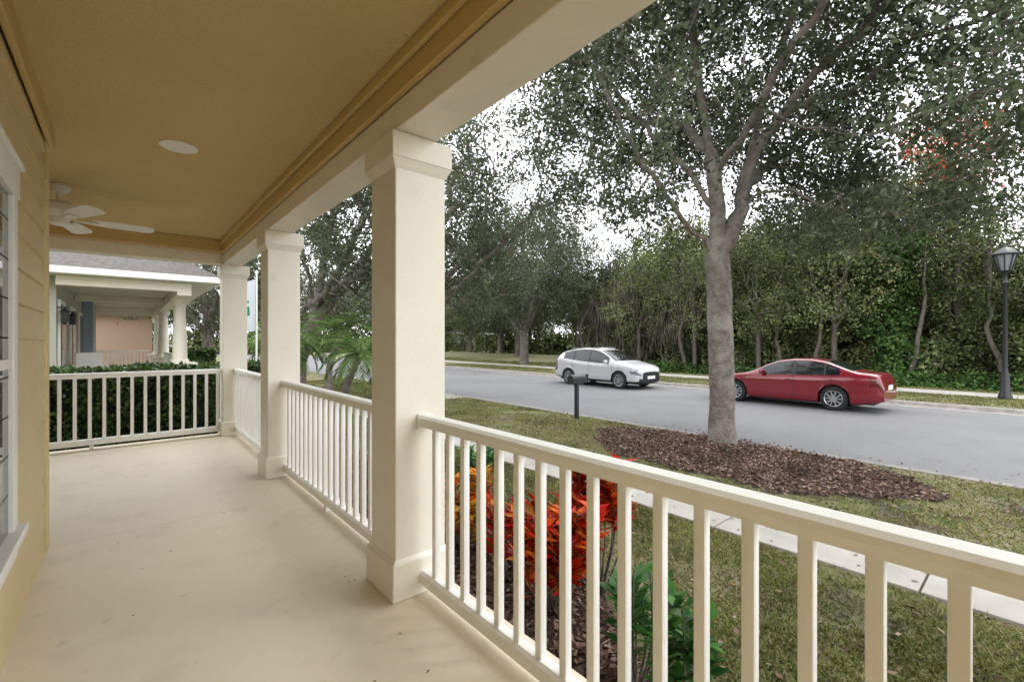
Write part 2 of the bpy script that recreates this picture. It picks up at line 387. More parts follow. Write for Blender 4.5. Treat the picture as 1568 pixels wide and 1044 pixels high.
C=crown(r1,900,B0+RV*1.0+FV*.6+np.array([0,0,6.6]),5.1,5.3,4.0,.30,.24,pred,1.3)
tree('oak_tree',B0,ch,C,.205,175,.30,.096,'oak',7,zfork=3.3,e=1.95)
def gen_oak(name,bx,by,h,cr,base_r,n,nl,sig,ls,lm,seed,fork=2.2,bark='bark',lean=(0,0),low=.0,mk=True,holes=.2):
    rg=np.random.default_rng(seed); b=np.array([bx,by,0.]); lean=np.array([*lean,0.])
    top=b+lean+np.array([0,0,h*.85]); f=b+np.array([0,0,fork+GZ])+lean*.2
    chains=[[b+[0,0,GZ-.1],b+[0,0,GZ+fork*.5],f,(f+top)/2+rg.normal(size=3)*.3,top]]
    k=5
    for i in range(k):
        a=2*math.pi*(i+rg.random()*.5)/k; rr=cr*rg.uniform(.5,.75)
        z1=GZ+h*rg.uniform(.5,.8); s=f+np.array([0,0,rg.uniform(-.2,.8)])
        e_=b+lean+np.array([rr*math.cos(a),rr*math.sin(a),0]); e_[2]=z1
        m=s*.55+e_*.45; m[2]+= .1*h*rg.uniform(-.3,.8); chains.append([s,m,e_])
    cz=GZ+h*(.62+low*-.1); rz=h*.38
    C=crown(rg,n,b+lean+np.array([0,0,cz]),cr,cr,rz,.4,holes,None,seed)
    if mk: return tree(name,b,chains,C,base_r,nl,sig,ls,lm,seed+1,zfork=GZ+fork*.9,bark=bark)
    V,F,pos,tips=grow(rg,chains,C,base_r,zfork=GZ+fork*.9,step=.6)
    return V,F,clumpleaves(rg,C,nl,sig,ls)
gen_oak('oak_tree',24.3,27,12.5,7.2,.33,440,130,.50,.20,'oak',21,fork=2.0,low=-.1)
gen_oak('oak_tree',7.6,13.2,9.5,5.2,.2,330,140,.36,.115,'oak',33,fork=2.6,low=-.2)
gen_oak('oak_tree',4.6,17.0,10.5,4.6,.30,130,120,.38,.12,'oak',44,fork=2.4,lean=(2.6,-1.2),holes=.35)
gen_oak('oak_tree',3.4,29,8,4.2,.26,130,110,.45,.16,'oak',47,fork=2.0)
gen_oak('oak_tree',7.4,29,10,5,.25,140,110,.45,.17,'oak',52,fork=2.4)
gen_oak('oak_tree',23.9,46,11,6,.3,220,110,.5,.25,'oak',61,fork=2.2)
gen_oak('oak_tree',35,40,12.5,7.5,.35,300,110,.55,.27,'oak',66,fork=2.4,low=0)
gen_oak('oak_tree',42,52,12.5,7.5,.35,260,110,.6,.32,'oak',68,fork=2.4,low=0)
# ------------------------------------------------------------ woodland
var=[gen_oak('v',0,0,10.5,3.8,.17,105,100,.5,.20,'wood',100+i*7,fork=3.0,mk=False) for i in range(4)]
rw=np.random.default_rng(77)
def lump(rg,c,r,n,ls=0):
    p=unit(rg.normal(size=(n,3))); p[:,2]=np.abs(p[:,2])
    k=1+.20*np.sin(p[:,0]*5+c[0])+.20*np.sin(p[:,1]*7+c[1])+.18*np.sin(p[:,2]*9+c[0])+rg.normal(size=n)*.09
    return np.array(c)+p*np.array(r)*k[:,None]
def forest(name,spots,lm='wood'):
    LV=[];TV=[];TF=[];off=0
    for (x,y,s,sz) in spots:
        V,F,Q=var[rw.integers(0,4)]; a=rw.random()*6.28; R=np.array([[math.cos(a),-math.sin(a),0],[math.sin(a),math.cos(a),0],[0,0,1]])
        sc=np.array([s,s,s*sz]); o=np.array([x,y,0])
        LV.append((((Q-[0,0,GZ])@R.T)*sc+[0,0,GZ]+o)); v2=((V-[0,0,GZ])@R.T)*sc+[0,0,GZ]+o
        TV.append(v2);TF.append(F+off);off+=len(v2)
    e=empty(name); quads('foliage',np.concatenate(LV),M[lm],e); quads('trunks',np.concatenate(TV),M['bark2'],e,np.concatenate(TF),True)
    return e
sp=[]
for iy in range(11):
    for ix in range(4):
        x=29+ix*4.2+rw.uniform(-1.4,1.4); y=-9+iy*3.5+rw.uniform(-1.3,1.3)
        if y>23.5: continue
        f=.74 if (y<2.5+ix*.3) else 1.06
        sp.append((x,y,rw.uniform(.72,1.0)*f,rw.uniform(.85,1.15)*(1+.06*ix)))
for (x,y) in ((25.6,9.9),(25.9,13.6),(25.4,-1.2),(26,6.6),(25.8,17.4)): sp.append((x,y,rw.uniform(.6,.72),1.15))
wd=forest('woodland',sp)
U=[]
for i in range(70):
    y=rw.uniform(-8,23.0); x=26.6+rw.uniform(0,2.5)+max(0,(y-17))*.1; h=rw.uniform(.7,2.4)
    U.append(lump(rw,(x,y,GZ),(rw.uniform(.7,1.5),rw.uniform(.7,1.6),h),1200))
for (y,h,r) in [(9.5,5.9,1.8),(7.3,4.4,1.5),(11.8,4.6,1.6),(2.2,4.0,1.4),(-.5,5.0,1.7),(14.0,3.2,1.3),(5.6,2.8,1.2),(-4,5.0,2.4),(17,2.4,1.4),(20.5,2.2,1.5)]:
    U.append(lump(rw,(28.6,y,GZ),(r,r,h),4200))
    for q in range(10):
        U.append(lump(rw,(28.1+rw.uniform(-1.3,.8),y+rw.uniform(-r,r)*1.2,GZ+h*rw.uniform(.2,.95)),(r*rw.uniform(.25,.5),r*rw.uniform(.3,.55),r*rw.uniform(.3,.7)),750))
P=np.concatenate(U); l=.165*rw.uniform(.6,1.3,len(P))
quads('undergrowth',leafq(P,l,l*.55,rw,None,.6),M['under'],wd)
U=[]
for i in range(60): U.append(lump(rw,(rw.uniform(33,43),rw.uniform(-9,24),GZ),(2.2,2.4,rw.uniform(2.5,5.0)),650))
P=np.concatenate(U); l=.36*rw.uniform(.6,1.3,len(P)); quads('deep_undergrowth',leafq(P,l,l*.6,rw,None,.6),M['under'],wd)
P=[]
for i in range(24):
    z=GZ+i*.27; P.append(lump(rw,(26.2+rw.uniform(-.3,.3),4.5+rw.uniform(-.45,.45),z-.2),(.75+.25*math.sin(i),.8+.3*math.sin(i*1.7),.6),520))
for i in range(120):
    y=rw.uniform(-7,21); P.append(lump(rw,(25.4+rw.uniform(-.9,.9),y,GZ-.05),(.6,.7,rw.uniform(.2,.5)),300))
P=np.concatenate(P); l=.16*rw.uniform(.6,1.3,len(P)); quads('vines',leafq(P,l,l*.6,rw,None,.6),M['vine'],wd)
n=9000; cx=rw.normal(size=(170,3))*np.array([1.2,2.8,1.7])+np.array([27.9,18.0,2.9])
cc=cx[rw.integers(0,170,n)]+rw.normal(size=(n,3))*np.array([.22,.22,.45]); dd=rw.normal(size=(n,3))*.22; dd[:,2]=-1
quads('moss_strands',leafq(cc,rw.uniform(.25,1.1,n),rw.uniform(.025,.06,n),rw,dd),M['moss'],wd)
tv=[];tf=[];off=0
for i in range(80):
    left=i>=44
    x=rw.uniform(25.6,29.6) if not left else 26.6+rw.uniform(-.4,3.0);y=rw.uniform(13.5,22.5) if left else rw.uniform(-5,25)
    q=np.array([[x,y,GZ],[x+rw.uniform(-.3,.3),y+rw.uniform(-.6,.6),2.0],[x+rw.uniform(-.9,.9),y+rw.uniform(-1.8,1.8),rw.uniform(4.5,7)]])
    rs_=resample(q,.6); rs_[1:-1]+=rw.normal(size=rs_[1:-1].shape)*.07
    v_,f_=tube(rs_,np.linspace(.07 if left else .12,.02,len(rs_)),6); tv.append(v_);tf.append(f_+off);off+=len(v_)
quads('slender_trunks',np.concatenate(tv),M['bark2'],wd,np.concatenate(tf),True)
sp=[]
for i in range(42):
    a=i/41; x=-35+a*120+rw.uniform(-2,2); y=98-a*32+rw.uniform(-5,5); sp.append((x,y,rw.uniform(1.0,1.5),rw.uniform(.8,1.1)))
for i in range(12): sp.append((46+rw.uniform(-4,6),24+i*3.6+rw.uniform(-1,1),rw.uniform(.9,1.2),1.))
for i in range(8): sp.append((26+i*4.2+rw.uniform(-1,1),74+rw.uniform(-4,4),rw.uniform(.9,1.2),.9))
tb=forest('tree_belt',sp)
U=[]
for i in range(80):
    a=i/79; U.append(lump(rw,(-35+a*120,94-a*33+rw.uniform(-4,4),GZ),(3.4,3.4,rw.uniform(2.2,4.6)),450))
for i in range(14): U.append(lump(rw,(rw.uniform(44,50),rw.uniform(24,60),GZ),(2.5,2.5,rw.uniform(2,4)),450))
P=np.concatenate(U); l=.55*rw.uniform(.6,1.3,len(P)); quads('understorey',leafq(P,l,l*.6,rw,None,.6),M['under'],tb)
rg=np.random.default_rng(9); b=np.array([27.6,2.4,0.])
C=crown(rg,80,b+[0,0,8.9],2.2,2.2,3.0,.3,.3,None,2)
e=tree('flowering_tree',b,[[b+[0,0,GZ],b+[.1,.1,3],b+[0,.2,8]]],C,.12,70,.34,.15,'wood',91,zfork=2.5,bark='bark2')
C2=C[C[:,2]>8.0]; C2=C2[rg.integers(0,len(C2),30)]+[-.7,0,.3]
quads('blossom',clumpleaves(rg,C2,55,.36,.17),M['redfl'],e)

# ------------------------------------------------------------ hedges and garden plants
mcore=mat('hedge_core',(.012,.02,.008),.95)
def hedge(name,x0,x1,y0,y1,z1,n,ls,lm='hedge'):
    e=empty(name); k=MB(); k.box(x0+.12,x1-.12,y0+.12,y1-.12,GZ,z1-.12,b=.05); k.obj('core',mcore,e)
    sz=np.array([x1-x0,y1-y0,z1-GZ]); ar=np.array([sz[1]*sz[2],sz[0]*sz[2],sz[0]*sz[1]]); f=rng.choice(3,n,p=ar/ar.sum())
    p=rng.random((n,3)); s=rng.integers(0,2,n); dpt=np.abs(rng.normal(size=n))*.05
    for ax in range(3):
        m=f==ax; p[m,ax]=np.where(s[m]==1,1-dpt[m]/sz[ax],dpt[m]/sz[ax]) if ax<2 else 1-dpt[m]/sz[ax]
    P=p*sz+[x0,y0,GZ]; wv=.06*sn(P[:,0]*3,P[:,2]*3+P[:,1]*3,1.5,1)
    P[:,1]+=wv; P[:,2]+=wv*.9; P[:,0]+=wv*.6
    l=ls*rng.uniform(.6,1.3,n); quads('leaves',leafq(P,l,l*.6,rng,None,.4),M[lm],e); return e
hedge('hedge',-3.2,1.75,8.5,9.3,.90,30000,.075)
hedge('hedge',1.78,2.6,8.4,10.4,.45,14000,.07)
hedge('hedge',1.7,2.5,14.5,24,.45,20000,.10)
hedge('hedge',1.5,3.2,25,26,.9,8000,.12)
def foldleaf(base,u,n,L_,W_):
    u=unit(u); v=unit(np.cross(n,u)); nn=np.cross(u,v); L_=L_[:,None];W_=W_[:,None]
    k=len(base); V=np.stack([base,base+.45*L_*u+.5*W_*v,base+L_*u-.06*L_*np.array([0,0,1]),base+.45*L_*u-.5*W_*v,base+.5*L_*u-nn*W_*.18],1).reshape(-1,3)
    o=np.arange(k)[:,None]*5; F=np.concatenate([o+np.array([[0,1,2,4]]),o+np.array([[0,4,2,3]])],0); return V,F
def shrub(name,x,y,spread,z0,z1,nst,npl,L0,W0,lm,seed,start=.35):
    rg=np.random.default_rng(seed); e=empty(name); k=MB(); B=[];U_=[]
    for i in range(nst):
        a=rg.random()*6.28; rr=spread*math.sqrt(rg.random()); tip=np.array([x+rr*math.cos(a),y+rr*math.sin(a),rg.uniform(z0+(z1-z0)*.45,z1)])
        b=np.array([x+.15*rr*math.cos(a),y+.15*rr*math.sin(a),GZ]); m=(b+tip)/2+[.05*math.cos(a),.05*math.sin(a),-.02]
        P=resample([b,m,tip],.05); k.tube(P,list(np.linspace(.009,.004,len(P))),5)
        t=start+(1-start)*rg.random(npl)**.7; idx=t*(len(P)-1); p=np.stack([np.interp(idx,np.arange(len(P)),P[:,j]) for j in range(3)],1)
        p=p[p[:,2]>z0]
        an=rg.random(len(p))*6.28; B.append(p); U_.append(np.stack([np.cos(an),np.sin(an),rg.uniform(.1,1.1,len(p))],1))
    B=np.concatenate(B);U_=np.concatenate(U_); n=len(B); nr=np.array([0,0,1.])+rg.normal(size=(n,3))*.35
    V,F=foldleaf(B,U_,nr,L0*rg.uniform(.6,1.25,n),W0*rg.uniform(.7,1.2,n))
    k.obj('stems',M['bark'],e,True); quads('leaves',V,M[lm],e,F); return e
shrub('croton_plant',2.22,2.18,.30,-.36,.22,24,36,.15,.046,'croton',1)
shrub('croton_plant',2.62,2.10,.24,-.06,.42,18,36,.15,.046,'croton',2,.55)
shrub('croton_plant',2.35,2.75,.20,-.42,.06,12,32,.14,.042,'croton',3)
shrub('croton_plant',2.3,3.35,.25,-.45,.12,16,36,.15,.045,'crotony',4)
shrub('croton_plant',2.2,4.3,.26,-.45,.12,15,34,.15,.045,'crotony',14)
shrub('green_shrub',1.95,1.10,.14,-.40,.22,10,20,.11,.06,'green',5)
shrub('green_shrub',2.02,1.38,.13,-.40,.15,9,18,.11,.055,'green',6)
shrub('green_shrub',3.75,5.1,.3,-.45,-.16,22,26,.10,.045,'green',7,.1)
shrub('green_shrub',3.5,5.9,.3,-.45,-.14,22,26,.10,.045,'green',8,.1)
shrub('green_shrub',2.3,6.6,.35,-.45,.1,24,26,.12,.05,'green',9,.1)
def palm(name,x,y,h,fl,seed,nf=24,lean=(.3,-.2)):
    rg=np.random.default_rng(seed); e=empty(name); top=np.array([x+lean[0],y+lean[1],GZ+h]); k=MB()
    P=resample([(x,y,GZ-.05),(x+lean[0]*.2-.06,y,GZ+h*.45),top],.05); R=[.075+.016*(i%2)+.03*(1-i/len(P)) for i in range(len(P))]; R[-3:]=[.11,.12,.08]; k.tube(P,R,10); k.obj('trunk',M['bark'],e,True)
    Q=[];r_=MB()
    for i in range(nf):
        a=i*2.4+rg.uniform(-.2,.2); up=1.3-1.5*(i/nf); dr=np.array([math.cos(a),math.sin(a),0]); pts=[]
        for t in np.linspace(0,1,14):
            el=up-1.5*t; prev=pts[-1] if pts else top
            pts.append(prev+(dr*math.cos(el)+np.array([0,0,math.sin(el)]))*fl/13 if pts else top)
        pts=np.array(pts); r_.tube(pts,list(np.linspace(.012,.003,14)),4)
        tt=np.linspace(.15,1,34)*13; p=np.stack([np.interp(tt,np.arange(14),pts[:,j]) for j in range(3)],1); tg=unit(np.gradient(p,axis=0))
        side=np.cross(tg,[0,0,1.]); side=unit(side)
        for s in (-1,1):
            dd=side*s*.8+tg*.75+np.array([0,0,-.25])+rg.normal(size=p.shape)*.08; ln=.25*fl*np.sin(np.linspace(.5,2.7,34))+.03
            Q.append(leafq(p,ln,.024,rg,dd,1.5))
    r_.obj('frond_stems',M['palm'],e); quads('fronds',np.concatenate(Q),M['palm'],e)
palm('palm_tree',4.35,11.7,1.5,1.15,1,30); palm('palm_tree',3.25,11.9,1.85,1.1,2,30,(-.25,.1)); palm('palm_tree',4.9,14.6,2.2,1.3,3,28)

# ------------------------------------------------------------ our house with porch
H=empty('porch_house')
XI,XO=1.035,1.262; WX=-.39; YC=4.11; ZC=2.66; BX=-2.2
k=MB(); k.box(WX,1.37,-4,YC,GZ-.05,0,b=.008); k.box(BX,1.37,YC+.001,7.66,GZ-.05,-.0015,b=.008); k.obj('porch_floor',M['floor'],H)
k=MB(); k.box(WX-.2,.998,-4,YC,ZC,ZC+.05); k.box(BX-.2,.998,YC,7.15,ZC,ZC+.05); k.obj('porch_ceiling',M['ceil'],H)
k=MB()
k.box(XI,XO,-4,7.60,2.365,2.502,b=.006); k.box(XI+.01,XO+.03,-4,7.62,2.502,3.0)
k.box(BX,XI-.002,7.345,7.58,2.365,2.502,b=.006); k.box(BX,XI-.002,7.34,7.60,2.502,3.0)
k.box(XO+.001,XO+.018,-4,7.6,2.40,2.50,b=.004)
k.obj('porch_beam',M['cream'],H)
k=MB(); k.box(1.0,1.0345,-4,7.33,2.503,ZC,b=.004); k.box(.972,.999,-4,7.30,2.60,ZC-.001,b=.008)
k.box(BX,.999,7.17,7.335,2.503,ZC,b=.004) ; k.box(BX,.970,7.14,7.169,2.60,ZC-.001,b=.008)
k.box(WX+.022,WX+.05,-4,YC+.03,2.54,ZC-.001,b=.006)
k.obj('frieze_boards',M['tan'],H)
k=MB()
def siding(k,y0,y1,x,z0,z1,ex=.165):
    z=z0; 
    while z<z1-.01:
        zt=min(z+ex,z1); k.extr([(x-.05,z),(x+.018,z),(x+.018,z+.006),(x+.003,zt),(x-.05,zt)],y0,y1); z+=ex
siding(k,-4,YC-.09,WX,.0,2.62)
siding(k,YC+.02,7.6,BX,.0,2.62)
k.obj('siding',M['siding'],H)
k=MB(); k.box(WX-.06,WX+.026,YC-.09,YC+.03,.0,2.62,b=.004); k.box(BX,WX-.062,YC-.07,YC+.02,0,2.64); k.obj('corner_board',M['siding'],H)
k=MB()
for (y0,y1) in [(1.6,2.84)]:
    z0,z1=.50,1.93
    k.box(WX+.0,WX+.035,y0-.11,y0,z0,z1,0,.004); k.box(WX,WX+.035,y1,y1+.09,z0,z1,0,.004)
    k.box(WX,WX+.04,y0-.13,y1+.11,z1,z1+.13,0,.004); k.box(WX,WX+.055,y0-.14,y1+.12,z1+.131,z1+.155,0,.004)
    k.box(WX,WX+.065,y0-.14,y1+.12,z0-.035,z0,0,.004); k.box(WX,WX+.035,y0-.11,y1+.09,z0-.13,z0-.036,0,.004)
    k.box(WX,WX+.03,y0,y1,(z0+z1)/2-.02,(z0+z1)/2+.02); k.box(WX,WX+.018,y0,y1,z0,z1,1)
k.obj('window',[M['trimw'],M['glass']],H)
k=MB(); k.box(-12,-2.26,-4,7.6,GZ,2.95); k.box(-2.259,-.47,-4,YC-.1,GZ,2.95); k.obj('house_body',M['siding'],H)
mobj('roof',[(-13,-4.6,3.0),(1.75,-4.6,3.0),(1.75,8.0,3.0),(-13,8.0,3.0),(-5.5,-1,6.2),(-5.5,3.5,6.2),(-13,-4.6,2.95),(1.75,-4.6,2.95),(1.75,8,2.95),(-13,8,2.95)],
 [(0,1,4),(1,2,5,4),(2,3,5),(3,0,4,5),(9,8,7,6),(0,6,7,1),(1,7,8,2),(2,8,9,3),(3,9,6,0)],M['shingle'],parent=H)
CX=1.185
def column(cy):
    k=MB(); h=.146
    k.box(CX-.168,CX+.168,cy-.168,cy+.168,.001,.185,b=.006)
    v=[]
    for (s,z) in ((.166,.185),(.147,.205)): v+=[(CX-s,cy-s,z),(CX+s,cy-s,z),(CX+s,cy+s,z),(CX-s,cy+s,z)]
    k.add(v,[(0,1,5,4),(1,2,6,5),(2,3,7,6),(3,0,4,7)])
    k.box(CX-h,CX+h,cy-h,cy+h,.186,2.36,b=.006)
    v=[]
    for (s,z) in ((.147,2.185),(.155,2.20),(.172,2.235)): v+=[(CX-s,cy-s,z),(CX+s,cy-s,z),(CX+s,cy+s,z),(CX-s,cy+s,z)]
    k.add(v,[(a+o,b_+o,b_+4+o,a+4+o) for o in (0,4) for a,b_ in ((0,1),(1,2),(2,3),(3,0))])
    k.box(CX-.174,CX+.174,cy-.174,cy+.174,2.2355,2.363,b=.005)
    k.obj('column',M['cream'],H)
cols=[-3.11,-.42,2.27,4.95,7.50]
for c in cols: column(c)
RX=1.20
def rail_y(y0,y1):
    k=MB()
    prof=[(RX-.030,.866),(RX+.030,.866),(RX+.030,.889),(RX+.044,.895),(RX+.044,.914),(RX+.030,.926),(RX-.030,.926),(RX-.044,.914),(RX-.044,.895),(RX-.030,.889)]
    k.extr(prof[::-1],y0+.001,y1-.001)
    k.extr([(RX-.032,.055),(RX-.032,.105),(RX-.02,.118),(RX+.02,.118),(RX+.032,.105),(RX+.032,.055)],y0+.001,y1-.001)
    nb=19; g=(y1-y0)/(nb)
    for i in range(1,nb):
        y=y0+g*i; k.box(RX-.016,RX+.016,y-.016,y+.016,.112,.87,b=.003)
    for ye in (y0,y1):
        s=1 if ye==y0 else -1
        k.box(RX-.038,RX+.038,min(ye,ye+s*.012),max(ye,ye+s*.012),.855,.93); 
    ym=(y0+y1)/2; k.box(RX-.02,RX+.02,ym-.02,ym+.02,.0,.056)
    k.obj('railing',M['white'],H,auto=35)
for a,b_ in zip(cols[:-1],cols[1:]): rail_y(a+.147,b_-.147)
k=MB(); Y0=7.5; x0,x1=BX,CX-.147
k.box(x0,x1-.001,Y0-.046,Y0+.046,.885,.922,b=.008); k.box(x0,x1-.001,Y0-.03,Y0+.03,.858,.886); k.box(x0,x1-.001,Y0-.034,Y0+.034,.055,.125,b=.004)
x=x0+.05
while x<x1-.03: k.box(x-.017,x+.017,Y0-.017,Y0+.017,.12,.86); x+=.131
k.box(-.32,-.28,Y0-.02,Y0+.02,0,.056); k.obj('railing',M['white'],H,auto=35)
k=MB(); k.lathe(.29,3.9,[(.112,ZC-.001),(.112,ZC-.008),(.10,ZC-.014),(.085,ZC-.012)],32); k.lathe(.29,3.9,[(.085,ZC-.0121),(.05,ZC-.0125),(.01,ZC-.013)],32)
k.obj('recessed_light',M['trimw'],None,auto=40)
F_=empty('ceiling_fan'); fx,fy=-.43,5.56; k=MB()
k.lathe(fx,fy,[(.075,ZC-.001),(.078,ZC-.02),(.05,ZC-.06),(.02,ZC-.07)],24); k.lathe(fx,fy,[(.014,ZC-.06),(.014,ZC-.15)],12)
k.lathe(fx,fy,[(.03,ZC-.13),(.09,ZC-.15),(.135,ZC-.18),(.14,ZC-.23),(.11,ZC-.27),(.07,ZC-.28),(.07,ZC-.33),(.05,ZC-.345),(.01,ZC-.35)],28)
for i in range(5):
    a=rad(6+72*i); ca,sa=math.cos(a),math.sin(a)
    def T(r,s,z): return (fx+r*ca-s*sa,fy+r*sa+s*ca,z)
    out=[(.2,.05),(.3,.065),(.58,.075),(.64,.06),(.66,0),(.64,-.06),(.58,-.075),(.3,-.065),(.2,-.05)]
    zb=ZC-.285; n=len(out)
    v=[T(r,s,zb-s*.22) for r,s in out]+[T(r,s,zb-s*.22+.007) for r,s in out]
    k.add(v,[tuple(range(n)),tuple(range(n,2*n))[::-1]]+[(j,n+j,n+(j+1)%n,(j+1)%n) for j in range(n)])
    v=[T(.09,-.018,zb-.004),T(.26,-.03,zb-.001),T(.26,.03,zb-.012),T(.09,.018,zb-.004)]; v+= [(p[0],p[1],p[2]-.006) for p in v]
    k.add(v,[(0,1,2,3),(7,6,5,4),(0,4,5,1),(1,5,6,2),(2,6,7,3),(3,7,4,0)])
k.obj('fan_body_and_blades',M['trimw'],F_,auto=35)

# ------------------------------------------------------------ neighbour houses
def hip(name,x0,x1,y0,y1,z,h,par,th=.16):
    xm=(x0+x1)/2; wd_=(x1-x0)/2; a=y0+wd_*.9; b=y1-wd_*.9
    if a>b: a=b=(y0+y1)/2
    mobj(name,[(x0,y0,z+th),(x1,y0,z+th),(x1,y1,z+th),(x0,y1,z+th),(xm,a,z+h),(xm,b+.01,z+h)],[(0,1,4),(1,2,5,4),(2,3,5),(3,0,4,5)],M['shingle'],parent=par)
    k=MB(); k.box(x0,x1,y0,y1,z,z+th-.003,b=.01); k.obj('fascia',M['trimw'],par)
Nb=empty('neighbour_house')
hip('roof',-12,1.95,14.2,27.6,2.83,4.6,Nb)
k=MB(); k.box(-11.5,-1.2,14.9,27,GZ,2.825); k.obj('walls',M['nwall'],Nb)
k=MB(); k.box(-1.199,1.45,14.6,27,GZ-.05,0); k.obj('porch_floor',M['floor'],Nb)
k=MB(); k.box(-1.199,1.0,14.7,27,2.79,2.828); k.obj('porch_ceiling',M['nceil'],Nb)
k=MB(); k.box(1.05,1.35,14.6,27,2.5,2.82); k.box(-1.19,1.049,14.6,14.85,2.6,2.82); k.box(-1.19,1.049,20,20.2,2.6,2.785); k.box(-1.19,1.049,26.7,26.9,2.45,2.785)
for cy in (15.9,22.9,26.8):
    k.box(.88,1.52,cy-.32,cy+.32,.001,.62); k.box(.82,1.58,cy-.38,cy+.38,.621,.70,b=.01)
    k.lathe(1.2,cy,[(.22,.701),(.22,.78),(.18,.80),(.17,1.3),(.135,2.28),(.16,2.30),(.16,2.34),(.21,2.36),(.21,2.499)],24)
k.obj('columns_and_beams',M['cream'],Nb,auto=35)
k=MB()
yy_=26.5
k.box(-1.19,.88,yy_-.03,yy_+.03,.84,.9); k.box(-1.19,.88,yy_-.03,yy_+.03,.06,.12); x=-1.1
while x<.85: k.box(x-.018,x+.018,yy_-.018,yy_+.018,.12,.84); x+=.13
a,b_=16.3,22.5
k.box(1.17,1.23,a,b_,.84,.9); k.box(1.17,1.23,a,b_,.06,.12); y=a+.1
while y<b_: k.box(1.182,1.218,y-.018,y+.018,.12,.84); y+=.13
k.obj('railing',M['white'],Nb)
k=MB()
for (y0,y1) in ((15.3,16.3),(18.4,19.6),(21.6,22.9)):
    k.box(-1.198,-1.15,y0-.12,y1+.12,.02,2.3,0); k.box(-1.149,-1.13,y0,y1,.1,2.18,1)
k.obj('door_and_windows',[M['trimw'],M['glass']],Nb)
k=MB()
for y in (15.0,17.2): k.box(-1.13,-1.0,y-.06,y+.06,1.75,2.0,0,.02); k.lathe(-1.065,y,[(.02,2.08),(.09,2.0),(.09,1.99)],8); k.box(-1.19,-1.0,y-.02,y+.02,2.08,2.11)
k.obj('wall_lanterns',M['black'],Nb)
k=MB(); k.box(-1.18,-.9,23.4,25.8,.001,2.78); k.obj('blue_bay',M['blue'],Nb)
ch_=MB(); cx_,cy_=-.75,17.3
for dx in (-.28,.28):
    for dy in (-.25,.25): ch_.box(cx_+dx-.025,cx_+dx+.025,cy_+dy-.025,cy_+dy+.025,.001,.62)
    ch_.box(cx_+dx-.05,cx_+dx+.05,cy_-.3,cy_+.28,.621,.655,b=.01)
ch_.box(cx_-.26,cx_+.26,cy_-.27,cy_+.25,.36,.44,b=.02); ch_.box(cx_-.28,cx_+.28,cy_+.25,cy_+.31,.40,.98,b=.02)
ch_.obj('porch_chair',M['white'])
N3=empty('peach_house'); hip('roof',-12,1.8,32,46,2.75,4.4,N3)
k=MB(); k.box(-11,1.2,32.5,45.5,GZ,2.745); k.obj('walls',M['peach'],N3)
k=MB(); k.box(-4.3,-3.5,32.44,32.49,.5,2.1,0); k.box(-4.22,-3.58,32.42,32.439,.58,2.02,1); k.obj('window',[M['trimw'],M['glass']],N3)
def dist_house(x,y,wx,wy,m):
    e=empty('distant_house'); hip('roof',x-.5,x+wx+.5,y-.5,y+wy+.5,2.6,3.6 if wx<wy else 3.2,e); k=MB(); k.box(x,x+wx,y,y+wy,GZ,2.595); k.obj('walls',M[m],e)
    k=MB()
    for i in range(3):
        k.box(x+1+i*wx*.3,x+2.1+i*wx*.3,y-.05,y-.003,.5,1.9,0); k.box(x+1.1+i*wx*.3,x+2.0+i*wx*.3,y-.07,y-.051,.6,1.8,1)
    k.box(x-.05,x-.003,y+2,y+4,.0,1.9,0); k.obj('windows',[M['trimw'],M['glass']],e)
dist_house(46,70,11,14,'nwall')
FE=empty('garden_flag'); k=MB(); k.lathe(1.95,9.9,[(.018,GZ),(.018,2.6),(.03,2.61),(.03,2.65),(.01,2.67)],10); k.obj('pole',M['trimw'],FE)
V=[];nxx,nz_=14,16
for j in range(nz_+1):
    for i in range(nxx+1):
        u=i/nxx;t=j/nz_; V.append((1.93-.62*u*(1-.45*t),9.9+.07*math.sin(u*9+t*2)*u+.02,2.5-1.0*t-.25*u*(1-t)))
fc=[(j*(nxx+1)+i,j*(nxx+1)+i+1,(j+1)*(nxx+1)+i+1,(j+1)*(nxx+1)+i) for j in range(nz_) for i in range(nxx)]
fm=[1 if (6<=j<=10 and 3<=i<=10 and (i+j)%5) else 0 for j in range(nz_) for i in range(nxx)]
mobj('cloth',V,fc,[mat('flag_white',(.6,.64,.68),.8),mat('flag_green',(.02,.2,.1),.8)],fm,FE,True)

# ------------------------------------------------------------ street furniture
MBX=empty('mailbox'); mx_,my_=8.1,7.16; k=MB()
k.box(mx_-.04,mx_+.04,my_-.04,my_+.04,GZ-.02,GZ+.86,0,.006); k.box(mx_-.03,mx_+.2,my_-.035,my_+.035,GZ+.80,GZ+.845)
n=10; prof=[(-.09,0),(.09,0),(.09,.10)]+[(.09*math.cos(t),.10+.09*math.sin(t)) for t in np.linspace(.2,math.pi-.2,n)]+[(-.09,.10)]
v=[(mx_-.22,my_+a,GZ+.85+b) for a,b in prof]+[(mx_+.28,my_+a,GZ+.85+b) for a,b in prof]; q=len(prof)
k.add(v,[tuple(range(q)),tuple(range(q,2*q))[::-1]]+[(i,q+i,q+(i+1)%q,(i+1)%q) for i in range(q)])
k.box(mx_+.281,mx_+.30,my_-.095,my_+.095,GZ+.85,GZ+1.04)
k.obj('box_and_post',M['black'],MBX)
LP=empty('street_lamp'); lx,ly=21.0,.83; k=MB()
k.lathe(lx,ly,[(.16,GZ-.02),(.16,GZ+.12),(.12,GZ+.2),(.105,GZ+.75),(.075,GZ+.85),(.065,GZ+1.0),(.05,GZ+3.6),(.075,GZ+3.65),(.05,GZ+3.72),(.045,GZ+3.9),(.10,GZ+3.98),(.13,GZ+4.02)],16)
